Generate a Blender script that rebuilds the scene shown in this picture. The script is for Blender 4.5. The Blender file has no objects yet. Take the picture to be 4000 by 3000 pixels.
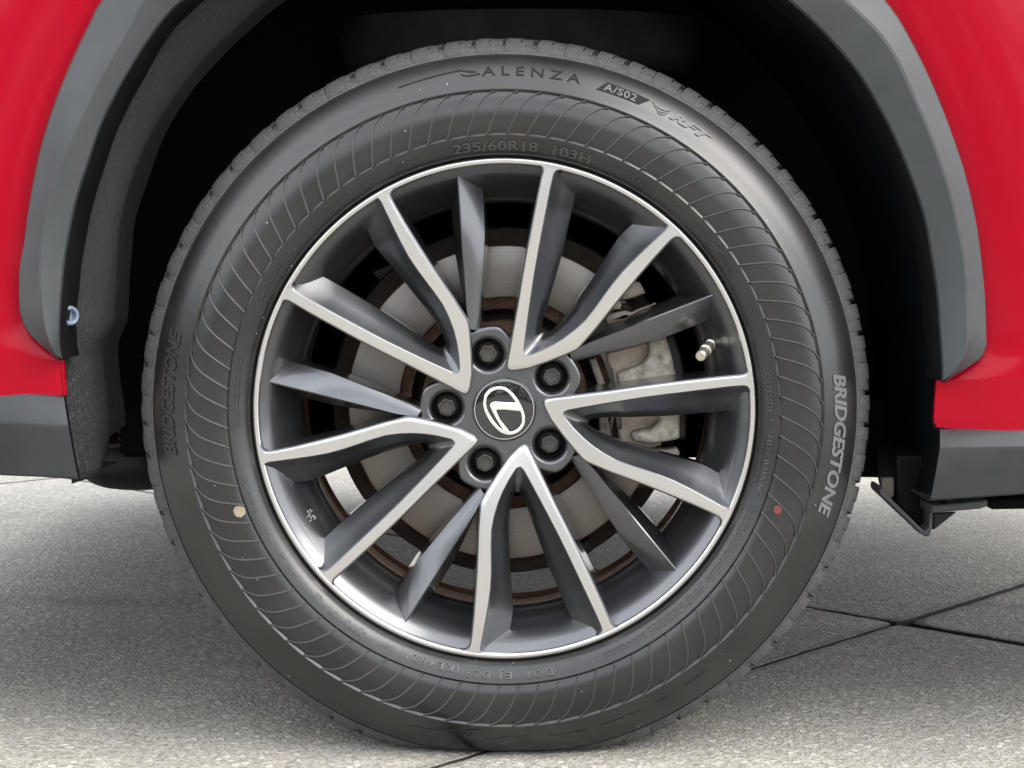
import bpy, bmesh, math, random
import numpy as np
from mathutils import Vector, Matrix, noise
random.seed(7)
S = bpy.context.scene
COL = S.collection
R = math.radians

# ------------------------------------------------------------------ camera
AXH = 0.344                     # axle height above the pavement
CAM = np.array([0.0232, -1.5, AXH + 0.130])
FPX = 3330 * 4000 / 2212        # focal length in pixels of the 4000 px wide photograph
PITCH, YAW = R(3.94), R(0.585)
cam = bpy.data.cameras.new('camera'); cam.sensor_width = 36; cam.lens = FPX / 4000 * 36
cam.clip_start = 0.05; cam.clip_end = 2000
co = bpy.data.objects.new('camera', cam); COL.objects.link(co); S.camera = co
co.location = CAM; co.rotation_euler = (math.pi/2 - PITCH, 0, YAW)
ROT = np.array(co.rotation_euler.to_matrix())

# ------------------------------------------------------------------ sky, sun, exposure
SUN_EL, SUN_AZ = R(46), R(112)
w = bpy.data.worlds.new('World'); S.world = w; w.use_nodes = True
nt = w.node_tree; nt.nodes.clear()
out = nt.nodes.new('ShaderNodeOutputWorld'); bg = nt.nodes.new('ShaderNodeBackground')
sky = nt.nodes.new('ShaderNodeTexSky'); sky.sky_type = 'NISHITA'; sky.sun_disc = False
sky.sun_elevation = SUN_EL; sky.sun_rotation = SUN_AZ; sky.dust_density = 3.0; sky.air_density = 1.0
hs = nt.nodes.new('ShaderNodeHueSaturation'); hs.inputs['Saturation'].default_value = 0.55
tc = nt.nodes.new('ShaderNodeTexCoord'); mp = nt.nodes.new('ShaderNodeMapping'); mp.inputs['Scale'].default_value = (1, 1, 2.2)
nz = nt.nodes.new('ShaderNodeTexNoise'); nz.inputs['Scale'].default_value = 2.1; nz.inputs['Detail'].default_value = 6
rp = nt.nodes.new('ShaderNodeValToRGB'); rp.color_ramp.elements[0].position = 0.30; rp.color_ramp.elements[1].position = 0.55
mx = nt.nodes.new('ShaderNodeMix'); mx.data_type = 'RGBA'; mx.inputs['B'].default_value = (11.0, 11.4, 12.0, 1)
nt.links.new(tc.outputs['Generated'], mp.inputs[0]); nt.links.new(mp.outputs[0], nz.inputs['Vector'])
nt.links.new(nz.outputs['Fac'], rp.inputs[0]); nt.links.new(rp.outputs[0], mx.inputs['Factor'])
nt.links.new(sky.outputs[0], hs.inputs['Color']); nt.links.new(hs.outputs[0], mx.inputs['A'])
nt.links.new(mx.outputs['Result'], bg.inputs['Color']); bg.inputs['Strength'].default_value = 0.143
nt.links.new(bg.outputs[0], out.inputs[0])
sl = bpy.data.lights.new('sun', 'SUN'); sl.energy = 1.2; sl.angle = R(42); sl.color = (1, .955, .89)
so = bpy.data.objects.new('sun', sl); COL.objects.link(so)
sd = Vector((math.sin(SUN_AZ)*math.cos(SUN_EL), math.cos(SUN_AZ)*math.cos(SUN_EL), math.sin(SUN_EL)))
so.rotation_euler = sd.to_track_quat('Z', 'Y').to_euler(); so.location = sd * 20
S.view_settings.view_transform = 'Standard'; S.view_settings.look = 'None'
S.view_settings.gamma = 1; S.view_settings.use_curve_mapping = False
S.view_settings.exposure = 1.12

# ------------------------------------------------------------------ helpers
def U(px, py, y):
    """point of the 4000x3000 photograph pushed out to the vertical plane at distance y"""
    d = ROT @ np.array([(px - 2000) / FPX, (1500 - py) / FPX, -1.0])
    t = (y - CAM[1]) / d[1]
    return Vector(CAM + d * t)
def G(px, py):
    d = ROT @ np.array([(px - 2000) / FPX, (1500 - py) / FPX, -1.0])
    return Vector(CAM + d * (-CAM[2] / d[2]))
def P(th, r, y=0.0):
    """polar point on the wheel: th clockwise from the top, r from the axle"""
    return Vector((r * math.sin(th), y, r * math.cos(th)))
def W(px, py, y):
    v = U(px, py, y); v.z -= AXH; return v

class NT:
    def __init__(s, name, **kw):
        s.m = bpy.data.materials.new(name); s.m.use_nodes = True; s.t = s.m.node_tree
        s.b = s.t.nodes['Principled BSDF']
        for k, v in kw.items(): s.set(k, v)
    def set(s, k, v):
        k = {'col': 'Base Color', 'rough': 'Roughness', 'metal': 'Metallic', 'spec': 'Specular IOR Level', 'coat': 'Coat Weight', 'coatr': 'Coat Roughness', 'ior': 'IOR', 'sheen': 'Sheen Weight', 'trans': 'Transmission Weight'}.get(k, k)
        if isinstance(v, tuple) and len(v) == 3: v = (*v, 1)
        s.b.inputs[k].default_value = v
    def n(s, typ, **kw):
        nd = s.t.nodes.new(typ)
        for k, v in kw.items():
            if k in nd.inputs: nd.inputs[k].default_value = v
            else: setattr(nd, k, v)
        return nd
    def l(s, a, b): s.t.links.new(a, b)
    def coord(s, scale=(1, 1, 1)):
        c = s.n('ShaderNodeTexCoord'); m = s.n('ShaderNodeMapping'); m.inputs['Scale'].default_value = scale
        s.l(c.outputs['Object'], m.inputs[0]); return m.outputs[0]
    def noise(s, scale, detail=5, rough=.55, vec=None):
        nd = s.n('ShaderNodeTexNoise', Scale=scale, Detail=detail, Roughness=rough)
        s.l(vec or s.coord(), nd.inputs['Vector']); return nd.outputs['Fac']
    def ramp(s, fac, stops):
        r = s.n('ShaderNodeValToRGB'); e = r.color_ramp.elements
        while len(e) < len(stops): e.new(.5)
        for el, (p, c) in zip(e, stops):
            el.position = p; el.color = (*c, 1) if isinstance(c, tuple) else (c, c, c, 1)
        s.l(fac, r.inputs[0]); return r.outputs[0]
    def mix(s, fac, a, b, blend='MIX'):
        m = s.n('ShaderNodeMix', data_type='RGBA', blend_type=blend)
        for k, v in (('Factor', fac), ('A', a), ('B', b)):
            if hasattr(v, 'is_output'): s.l(v, m.inputs[k])
            elif isinstance(v, tuple): m.inputs[k].default_value = (*v, 1)
            else: m.inputs[k].default_value = v
        return m.outputs['Result']
    def col(s, o): s.l(o, s.b.inputs['Base Color']); return s
    def rgh(s, fac, lo, hi):
        m = s.n('ShaderNodeMapRange'); m.inputs['To Min'].default_value = lo; m.inputs['To Max'].default_value = hi
        s.l(fac, m.inputs[0]); s.l(m.outputs[0], s.b.inputs['Roughness'])
    def bump(s, fac, strength=.3, dist=.001, prev=None):
        b = s.n('ShaderNodeBump', Strength=strength, Distance=dist); s.l(fac, b.inputs['Height'])
        if prev: s.l(prev, b.inputs['Normal'])
        s.l(b.outputs[0], s.b.inputs['Normal']); return b.outputs[0]

def M_plain(name, col, rough, var=.15, scale=40, bump=.1, dist=.0006, **kw):
    m = NT(name, rough=rough, **kw)
    n = m.noise(scale, 6)
    a = tuple(c * (1 - var) for c in col); b = tuple(min(1, c * (1 + var)) for c in col)
    m.col(m.ramp(n, [(.3, a), (.7, b)])); m.rgh(n, rough * .85, min(1, rough * 1.15))
    if bump: m.bump(m.noise(scale * 8, 4), bump, dist)
    return m.m

# rubber: dusty noise in the rubber itself, tiny pale specks of grit
def M_rubber(name, base, dust, amount, rough=.5, specks=True):
    m = NT(name, rough=rough, spec=.68 if rough < .4 else .4)
    n1 = m.noise(14, 6); n2 = m.noise(160, 3)
    f = m.ramp(n1, [(.5 - amount * .3, 0.0), (.85, 1.0)])
    c = m.mix(f, base, dust)
    if specks:
        v = m.n('ShaderNodeTexVoronoi', Scale=75.0); m.l(m.coord(), v.inputs['Vector'])
        sp = m.ramp(v.outputs['Distance'], [(.05, 1.0), (.075, 0.0)])
        c2 = m.n('ShaderNodeSeparateColor'); m.l(v.outputs['Color'], c2.inputs[0])
        pick = m.ramp(c2.outputs[0], [(.90, 0.0), (.91, 1.0)])
        mul = m.n('ShaderNodeMath', operation='MULTIPLY'); m.l(sp, mul.inputs[0]); m.l(pick, mul.inputs[1])
        c = m.mix(mul.outputs[0], c, (.32, .27, .22))
    m.col(c); m.rgh(n1, rough * .9, rough * 1.15)
    b = m.bump(n2, .12, .0004); m.bump(m.noise(900, 2), .1, .0002, b)
    return m.m
RUB = M_rubber('sidewall_rubber', (.0065, .0063, .0062), (.019, .0178, .0165), .5, .29)
RUBB = M_rubber('rib_rubber', (.040, .039, .038), (.070, .067, .063), .6, .32, False)  # scuffed grey, also paler to stand in for sky light on the ribs
LETD = M_rubber('dark_letter_rubber', (.010, .010, .011), (.015, .015, .016), .4, .85, False)
LETL = M_rubber('scuffed_letter_rubber', (.10, .10, .10), (.17, .168, .165), .7, .5, False)
LETW = M_rubber('worn_letter_rubber', (.013, .013, .0135), (.03, .029, .028), .9, .55, False)
LETM = M_rubber('moulded_letter_rubber', (.036, .035, .034), (.06, .058, .055), .5, .25, False)  # sidewall rubber made paler, for the light that letter edges catch
def M_tread():
    m = NT('tread_rubber', rough=.75, spec=.3)
    n1 = m.noise(60, 8, .7); n2 = m.noise(420, 4, .7)
    c = m.ramp(n1, [(.3, (.058, .057, .056)), (.55, (.078, .077, .075)), (.8, (.105, .102, .096))])
    v = m.n('ShaderNodeTexVoronoi', Scale=520.0); m.l(m.coord(), v.inputs['Vector'])
    cc = m.n('ShaderNodeSeparateColor'); m.l(v.outputs['Color'], cc.inputs[0])
    sp = m.ramp(cc.outputs[0], [(.84, 0.0), (.94, .35)])
    c = m.mix(sp, c, (.17, .167, .155)); m.col(c)
    b = m.bump(n2, .5, .0012); m.bump(v.outputs['Distance'], .35, .0012, b)
    return m.m
TREAD = M_tread()
def M_polish():
    m = NT('machined_aluminium', metal=1.0, rough=.2, col=(.60, .59, .572))
    m.rgh(m.noise(30, 3), .285, .30)
    return m.m
POL = M_polish()
def M_gun():
    m = NT('gunmetal_paint', metal=.85, rough=.33, coat=1.0, coatr=.13)
    n = m.noise(1500, 2); g = m.noise(25, 6)
    c = m.ramp(n, [(.3, (.080, .083, .089)), (.75, (.102, .106, .114))])
    c = m.mix(m.ramp(g, [(.55, 0.0), (.9, .4)]), c, (.10, .095, .088))
    v = m.n('ShaderNodeTexVoronoi', Scale=120.0); m.l(m.coord(), v.inputs['Vector'])
    sp = m.ramp(v.outputs['Distance'], [(.05, 1.0), (.07, 0.0)])
    cc = m.n('ShaderNodeSeparateColor'); m.l(v.outputs['Color'], cc.inputs[0])
    mul = m.n('ShaderNodeMath', operation='MULTIPLY'); m.l(sp, mul.inputs[0]); m.l(m.ramp(cc.outputs[0], [(.93, 0.0), (.94, 1.0)]), mul.inputs[1])
    m.col(m.mix(mul.outputs[0], c, (.4, .36, .3)))
    m.rgh(g, .24, .38); return m.m
GUN = M_gun()
BARREL = M_plain('dusty_barrel_paint', (.36, .20, .125), .7, .35, 25, .2)
BLK = M_plain('black_plastic', (.005, .005, .0055), .45, .3, 30, .1, spec=.3)
GLOSSBLK = NT('gloss_black', col=(.006, .006, .007), rough=.08, coat=1.0).m
CHROME = NT('chrome', col=(.88, .88, .88), metal=1.0, rough=.06).m
BOLT = M_plain('bolt_steel', (.07, .066, .06), .5, .35, 120, .3, metal=.7)
CUP = M_plain('bolt_recess_black', (.009, .009, .0095), .35, .3, 60, .1)
def M_disc():
    m = NT('brake_disc_steel', metal=.9, rough=.4)
    c = m.n('ShaderNodeTexCoord'); sx = m.n('ShaderNodeSeparateXYZ'); m.l(c.outputs['Object'], sx.inputs[0])
    ln = m.n('ShaderNodeVectorMath', operation='LENGTH'); cb = m.n('ShaderNodeCombineXYZ')
    m.l(sx.outputs['X'], cb.inputs['X']); m.l(sx.outputs['Z'], cb.inputs['Y']); m.l(cb.outputs[0], ln.inputs[0])
    cb2 = m.n('ShaderNodeCombineXYZ'); m.l(ln.outputs['Value'], cb2.inputs['X'])
    n = m.noise(900, 3, .6, cb2.outputs[0]); n2 = m.noise(20, 5)
    cc = m.ramp(n, [(.3, (.17, .158, .143)), (.7, (.29, .272, .25))])
    cc = m.mix(m.ramp(n2, [(.4, 0.0), (.8, .35)]), cc, (.17, .135, .11)); m.col(cc)
    m.rgh(n, .34, .5); m.bump(n, .12, .0004); return m.m
DISC = M_disc()
def M_rust(name, a, b, c_, rough=.8, metal=.1):
    m = NT(name, rough=rough, metal=metal)
    n = m.noise(90, 8, .7); m.col(m.ramp(n, [(.3, a), (.5, b), (.72, c_)])); m.bump(m.noise(260, 6, .7), .6, .0015); return m.m
RUST = M_rust('rusty_iron', (.045, .025, .017), (.12, .065, .04), (.2, .125, .085))
CAST = M_rust('cast_iron_grey', (.16, .145, .125), (.45, .41, .345), (.70, .65, .56), .7)
TAN = M_rust('dusty_bracket', (.46, .38, .31), (.62, .53, .445), (.70, .61, .52), .75)
DKMET = M_plain('dark_bracket_metal', (.035, .033, .032), .6, .4, 60, .3, metal=.3)
def M_red():
    m = NT('red_car_paint', rough=.35, coat=.22, coatr=.10, spec=.05)
    n = m.noise(3000, 2); g = m.noise(6, 5)
    c = m.ramp(n, [(.3, (.28, .0002, .009)), (.7, (.335, .0003, .013))])
    v = m.n('ShaderNodeTexVoronoi', Scale=60.0); m.l(m.coord(), v.inputs['Vector'])
    sp = m.ramp(v.outputs['Distance'], [(.03, 1.0), (.05, 0.0)])
    cc = m.n('ShaderNodeSeparateColor'); m.l(v.outputs['Color'], cc.inputs[0])
    mul = m.n('ShaderNodeMath', operation='MULTIPLY'); m.l(sp, mul.inputs[0]); m.l(m.ramp(cc.outputs[0], [(.88, 0.0), (.9, .6)]), mul.inputs[1])
    m.col(m.mix(mul.outputs[0], c, (.22, .01, .02)))
    return m.m
RED = M_red()
def M_clad(name, tint, lo, hi):
    m = NT(name, rough=.55, spec=.45)
    g = m.noise(9, 7, .6); f = m.noise(350, 4)
    c = m.ramp(g, [(.3, tint[0]), (.7, tint[1])])
    v = m.n('ShaderNodeTexVoronoi', Scale=38.0); m.l(m.coord(), v.inputs['Vector'])
    wv = m.noise(120, 3)
    dd = m.n('ShaderNodeMath', operation='ADD'); m.l(v.outputs['Distance'], dd.inputs[0])
    wm = m.n('ShaderNodeMath', operation='MULTIPLY'); m.l(wv, wm.inputs[0]); wm.inputs[1].default_value = .12; m.l(wm.outputs[0], dd.inputs[1])
    sp = m.ramp(dd.outputs[0], [(.14, 1.0), (.18, 0.0)])
    cc = m.n('ShaderNodeSeparateColor'); m.l(v.outputs['Color'], cc.inputs[0])
    mul = m.n('ShaderNodeMath', operation='MULTIPLY'); m.l(sp, mul.inputs[0]); m.l(m.ramp(cc.outputs[0], [(.86, 0.0), (.88, .5)]), mul.inputs[1])
    m.col(m.mix(mul.outputs[0], c, (.035, .038, .04)))
    m.rgh(g, lo, hi); m.bump(f, .18, .0005); return m.m
CLAD = M_clad('grey_cladding_plastic', ((.028, .032, .034), (.056, .061, .064)), .46, .62)
CLAD2 = M_clad('charcoal_cladding_plastic', ((.018, .020, .022), (.038, .040, .043)), .34, .48)
def M_felt():
    m = NT('felt_liner', rough=.95, spec=.15, sheen=.15)
    n = m.noise(210, 5, .8); g = m.noise(10, 5)
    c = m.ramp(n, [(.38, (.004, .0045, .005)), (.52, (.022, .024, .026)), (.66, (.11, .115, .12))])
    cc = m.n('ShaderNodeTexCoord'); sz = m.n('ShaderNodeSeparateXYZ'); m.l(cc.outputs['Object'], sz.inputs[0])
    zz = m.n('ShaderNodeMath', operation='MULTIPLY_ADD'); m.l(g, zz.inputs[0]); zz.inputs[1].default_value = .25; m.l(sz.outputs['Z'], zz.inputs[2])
    c = m.mix(m.ramp(zz.outputs[0], [(.42, 0.0), (.62, .85)]), c, (.007, .0075, .0085)); m.col(c)  # pale dirty fibres low down, shade of the arch put into the colour above
    m.bump(n, .8, .003); return m.m
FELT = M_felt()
LINER = M_plain('black_liner_plastic', (.003, .0035, .0045), .6, .35, 18, .3, .001, spec=.12)
UNDER = M_plain('underbody_black', (.0025, .0025, .0025), .8, .3, 20, .2, spec=.08)
MUF = M_plain('muffler_metal', (.022, .021, .021), .5, .3, 40, .15, metal=.5)
BRASS = NT('valve_cap_metal', col=(.62, .58, .48), metal=.9, rough=.3).m
CLIP = M_plain('clip_plastic', (.17, .21, .29), .4, .15, 90, .05)
GLASS = NT('dark_window_glass', col=(.01, .012, .013), rough=.03, coat=1.0).m
DOTY = M_plain('cream_paint_dot', (.25, .205, .145), .6, .1, 300, .1)
DOTR = M_plain('red_paint_dot', (.14, .028, .026), .6, .25, 500, .2)
LABELM = M_plain('grey_label', (.16, .16, .165), .5, .5, 300, .05)

J0, J1, J2 = G(1940*1.8083, 1345*1.8083), G(0, 1045*1.8083), G(975*1.8083, 1645*1.8083)
d1 = Vector((J0.x - J2.x, J0.y - J2.y, 0)).normalized(); d2 = Vector((d1.y, -d1.x, 0))
SP = abs((J1 - J0).dot(d2))
def M_conc():
    m = NT('exposed_aggregate_concrete', rough=.85, spec=.3)
    vec = m.coord()
    wrp = m.n('ShaderNodeTexNoise', Scale=60.0, Detail=2.0); m.l(vec, wrp.inputs['Vector'])
    wv = m.n('ShaderNodeVectorMath', operation='MULTIPLY_ADD'); m.l(wrp.outputs['Color'], wv.inputs[0]); wv.inputs[1].default_value = (.006,)*3; m.l(vec, wv.inputs[2])
    v = m.n('ShaderNodeTexVoronoi', Scale=95.0); v.inputs['Randomness'].default_value = 1.0; m.l(wv.outputs[0], v.inputs['Vector'])
    v2 = m.n('ShaderNodeTexVoronoi', Scale=290.0); m.l(wv.outputs[0], v2.inputs['Vector'])
    sc = m.n('ShaderNodeSeparateColor'); m.l(v.outputs['Color'], sc.inputs[0])
    sc2 = m.n('ShaderNodeSeparateColor'); m.l(v2.outputs['Color'], sc2.inputs[0])
    big = m.noise(1.6, 6, .6, vec); mid = m.noise(9, 7, .65, vec); fine = m.noise(700, 4, .7, vec)
    matrix = m.ramp(fine, [(.3, (.13, .121, .106)), (.5, (.34, .317, .275)), (.75, (.51, .48, .42))])
    sand = m.ramp(sc2.outputs[0], [(0.0, (.12, .111, .098)), (.35, (.34, .317, .275)), (.7, (.47, .44, .38)), (1.0, (.66, .62, .545))])
    matrix = m.mix(.6, matrix, sand)
    peb = m.ramp(sc.outputs[0], [(0.0, (.27, .26, .24)), (.3, (.46, .43, .385)), (.6, (.56, .525, .46)), (.85, (.64, .61, .555)), (1.0, (.50, .40, .31))])
    inside = m.ramp(v.outputs['Distance'], [(.34, 1.0), (.44, 0.0)])
    pick = m.ramp(sc.outputs[1], [(.42, 0.0), (.46, 1.0)])
    mul = m.n('ShaderNodeMath', operation='MULTIPLY'); m.l(inside, mul.inputs[0]); m.l(pick, mul.inputs[1])
    c = m.mix(mul.outputs[0], matrix, peb)
    c = m.mix(m.ramp(big, [(.35, .35), (.7, 0.0)]), c, (.20, .19, .17), 'MIX')
    c = m.mix(m.ramp(mid, [(.3, .3), (.6, 0.0)]), c, (.19, .18, .16))
    # grime gathered along the edges of each slab
    sx = m.n('ShaderNodeSeparateXYZ'); m.l(vec, sx.inputs[0]); mxs = []
    for ax in 'XY':
        a_ = m.n('ShaderNodeMath', operation='ABSOLUTE'); m.l(sx.outputs[ax], a_.inputs[0]); mxs.append(a_)
    mm_ = m.n('ShaderNodeMath', operation='MAXIMUM'); m.l(mxs[0].outputs[0], mm_.inputs[0]); m.l(mxs[1].outputs[0], mm_.inputs[1])
    e1 = m.n('ShaderNodeMath', operation='MULTIPLY_ADD'); m.l(mid, e1.inputs[0]); e1.inputs[1].default_value = .03; m.l(mm_.outputs[0], e1.inputs[2])
    mr = m.n('ShaderNodeMapRange'); m.l(e1.outputs[0], mr.inputs[0]); mr.inputs['From Min'].default_value = SP/2 - .004; mr.inputs['From Max'].default_value = SP/2 + .016; mr.inputs['To Max'].default_value = .55
    lim = m.n('ShaderNodeMath', operation='LESS_THAN'); m.l(mm_.outputs[0], lim.inputs[0]); lim.inputs[1].default_value = SP/2 + .02
    eg = m.n('ShaderNodeMath', operation='MULTIPLY'); m.l(mr.outputs[0], eg.inputs[0]); m.l(lim.outputs[0], eg.inputs[1])
    c = m.mix(eg.outputs[0], c, (.06, .056, .05)); m.col(c)
    h = m.n('ShaderNodeMath', operation='MULTIPLY_ADD'); m.l(mul.outputs[0], h.inputs[0]); h.inputs[1].default_value = .8; m.l(v2.outputs['Distance'], h.inputs[2])
    b = m.bump(h.outputs[0], .7, .0022); m.bump(fine, .5, .0012, b)
    return m.m
CONC = M_conc()
SOIL = M_plain('dark_joint_soil', (.022, .02, .017), .95, .5, 60, .6, .004)
MOSS = M_plain('moss', (.055, .075, .02), .9, .5, 300, .5)

def link(name, me, parent=None, mats=(), smooth=40):
    o = bpy.data.objects.new(name, me); COL.objects.link(o)
    if parent: o.parent = parent
    for m in mats:
        if me.materials.find(m.name) < 0: me.materials.append(m)
    if smooth is not None and len(me.polygons):
        me.polygons.foreach_set('use_smooth', [True] * len(me.polygons))
        if smooth < 180: me.set_sharp_from_angle(angle=R(smooth))
    return o
def from_pd(name, v, f, parent, mat, smooth=40, mi=None):
    me = bpy.data.meshes.new(name); me.from_pydata([tuple(p) for p in v], [], f)
    mats = mat if isinstance(mat, (list, tuple)) else [mat]
    if mi is not None: me.polygons.foreach_set('material_index', mi)
    bm = bmesh.new(); bm.from_mesh(me); bmesh.ops.recalc_face_normals(bm, faces=bm.faces); bm.to_mesh(me); bm.free()
    return link(name, me, parent, mats, smooth)
def tag(o, **kw):
    for k, v in kw.items(): o[k] = v
    return o
def lathe(name, prof, parent, mat, n=180, smooth=35, mi=None, closed=False, fn=None):
    v = []; f = []; idx = []
    k = len(prof)
    for i in range(n):
        th = 2 * math.pi * i / n
        for (r, y) in prof:
            p = P(th, r, y); v.append(fn(p) if fn else p)
    for i in range(n):
        j = (i + 1) % n
        for a in range(k if closed else k - 1):
            b = (a + 1) % k
            f.append((i*k+a, j*k+a, j*k+b, i*k+b)); idx.append(mi[a] if mi else 0)
    return from_pd(name, v, f, parent, mat, smooth, idx)
def grid(name, rows, parent, mat, smooth=40, mi=None, cyc=False):
    v = [p for r in rows for p in r]; n = len(rows[0]); f = []; idx = []
    for a in range(len(rows) - 1):
        for b in range(n if cyc else n - 1):
            c = (b + 1) % n
            f.append((a*n+b, a*n+c, (a+1)*n+c, (a+1)*n+b)); idx.append(mi[a] if mi else 0)
    return from_pd(name, v, f, parent, mat, smooth, idx)
def resamp(pts, n):
    a = np.array([tuple(p) for p in pts], float); d = np.r_[0, np.cumsum(np.linalg.norm(np.diff(a, axis=0), axis=1))]
    t = np.linspace(0, d[-1], n)
    return [Vector([np.interp(x, d, a[:, k]) for k in range(a.shape[1])]) for x in t]
def spline(pts, n):
    """Catmull-Rom through pts, resampled evenly"""
    a = [np.array(tuple(p), float) for p in pts]; a = [2*a[0]-a[1]] + a + [2*a[-1]-a[-2]]; o = []
    for i in range(1, len(a) - 2):
        for t in np.linspace(0, 1, 12, endpoint=False):
            p0, p1, p2, p3 = a[i-1:i+3]
            o.append(.5*((2*p1)+(-p0+p2)*t+(2*p0-5*p1+4*p2-p3)*t*t+(-p0+3*p1-3*p2+p3)*t**3))
    o.append(a[-2]); return resamp(o, n)
def extrude2d(name, loops, yc, half, bevel, parent, mat, res=3, smooth=35, offset=None):
    """closed outlines in (x, z) swept through a real thickness with rounded edges; further loops are holes"""
    c = bpy.data.curves.new(name, 'CURVE'); c.dimensions = '2D'; c.fill_mode = 'BOTH'
    for lp in loops:
        sp = c.splines.new('POLY'); sp.points.add(len(lp) - 1); sp.use_cyclic_u = True
        for q, p in zip(sp.points, lp): q.co = (p[0], p[1], 0, 1)
    c.extrude = max(half - bevel, .0001); c.bevel_depth = bevel; c.bevel_resolution = res
    c.offset = -bevel if offset is None else offset
    t = bpy.data.objects.new('t', c); me = bpy.data.meshes.new_from_object(t)
    bpy.data.objects.remove(t); bpy.data.curves.remove(c)
    for v in me.vertices: x, z, d = v.co; v.co = (x, yc - d, z)
    me.name = name; me.materials.clear()
    return link(name, me, parent, [mat], smooth)
def box(name, lo, hi, parent, mat, bev=.003):
    bm = bmesh.new(); bmesh.ops.create_cube(bm, size=1)
    for v in bm.verts: v.co = Vector([(lo[k]+hi[k])/2 + v.co[k]*(hi[k]-lo[k]) for k in range(3)])
    if bev: bmesh.ops.bevel(bm, geom=bm.edges[:], offset=bev, segments=2, affect='EDGES')
    me = bpy.data.meshes.new(name); bm.to_mesh(me); bm.free(); return link(name, me, parent, [mat])
def tube(name, pts, rad, parent, mat, seg=10, caps=True):
    pts = [Vector(p) for p in pts]; rows = []
    for i, p in enumerate(pts):
        d = (pts[min(i+1, len(pts)-1)] - pts[max(i-1, 0)]).normalized()
        a = d.orthogonal().normalized() if i == 0 else (a - d * a.dot(d)).normalized()
        b = d.cross(a); r = rad[i] if isinstance(rad, (list, tuple)) else rad
        rows.append([p + (a*math.cos(t)+b*math.sin(t))*r for t in [2*math.pi*k/seg for k in range(seg)]])
    if caps:
        rows = [[pts[0]]*seg] + rows + [[pts[-1]]*seg]
    o = grid(name, rows, parent, mat, 50, cyc=True)
    return o

# ------------------------------------------------------------------ ground and pavement
def structure(o): o['kind'] = 'structure'; return o
gm = bpy.data.meshes.new('ground'); gm.from_pydata([(-600, -600, -.06), (600, -600, -.06), (600, 600, -.06), (-600, 600, -.06)], [], [(0, 1, 2, 3)])
structure(link('ground', gm, None, [CONC]))
pv = structure(bpy.data.objects.new('pavement', None)); COL.objects.link(pv)
pb = bpy.data.meshes.new('joint_bed'); e = SP * 7
pb.from_pydata([tuple(J0 + d1*a*e + d2*b*e + Vector((0, 0, -.045))) for a, b in ((-1, -1), (1, -1), (1, 1), (-1, 1))], [], [(0, 1, 2, 3)])
link('joint_bed', pb, pv, [SOIL])
def slab_mesh():
    n = 120; h = SP/2 - .0040; rng = random.Random(3); loop = []
    for s in range(4):
        for i in range(n):
            t = -1 + 2*i/n; x, y = [(t, -1), (1, t), (-t, 1), (-1, -t)][s]; hy = h + .0014; hx = h + .0002
            j = .0026 * noise.noise(Vector((x*29, y*29, s*7))) + .0022*noise.noise(Vector((x*83, y*83, 3)))
            k = 1 - .004*max(0, (abs(x)+abs(y)-1.985)/.015)
            loop.append(Vector((x*(hx+j)*k, y*(hy+j)*k, 0)))
    rows = []
    for sc, z in ((1, -.05), (1, -.004), (.9992, -.0012), (.9975, 0)):
        rows.append([Vector((p.x*sc, p.y*sc, z)) for p in loop])
    v = [p for r in rows for p in r]; m = len(loop); f = []
    for a in range(3):
        for b in range(m): c = (b+1) % m; f.append((a*m+b, a*m+c, (a+1)*m+c, (a+1)*m+b))
    f.append(tuple(range(3*m, 4*m)))
    return v, f
sv, sf = slab_mesh()
slab = from_pd('concrete_slab', sv, sf, pv, [CONC, SOIL], 30, [1]*960 + [0]*(len(sf)-960))
ang = math.atan2(d1.y, d1.x); first = True; rg = random.Random(5)
for i in range(-5, 5):
    for j in range(-5, 5):
        o = slab if first else slab.copy()
        if not first: COL.objects.link(o); o.parent = pv
        first = False
        c = J0 + d1*(i+.5)*SP + d2*(j+.5)*SP
        if (i, j) == (0, 0): c = c + d1*.018
        if (i, j) == (-1, 0): c = c - d1*.0030
        q = rg.randrange(4)
        near = (abs(c.x) < 1.7 and abs(c.y) < 2.5)
        o.location = (c.x + rg.uniform(-.0006, .0006), c.y + rg.uniform(-.0006, .0006), 0 if near else rg.uniform(-.003, .001))
        o.rotation_euler = (0, 0, ang + (q % 2)*math.pi)
# moss and grit caught in the joint at the right
mm = []; mf = []
for k in range(260):
    t = rg.uniform(.30, .55); c = J0 + d2*t + d1*rg.gauss(0, .0025)
    s = rg.uniform(.0012, .0032); b0 = len(mm); z = -.012 + rg.uniform(0, .010)
    for a in range(3):
        t2 = rg.uniform(0, 6.28); mm.append(Vector((c.x + math.cos(t2)*s, c.y + math.sin(t2)*s, z + rg.uniform(-.002, .004))))
    mf.append((b0, b0+1, b0+2))
tag(from_pd('moss', mm, mf, None, MOSS, None), kind='stuff')

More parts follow.
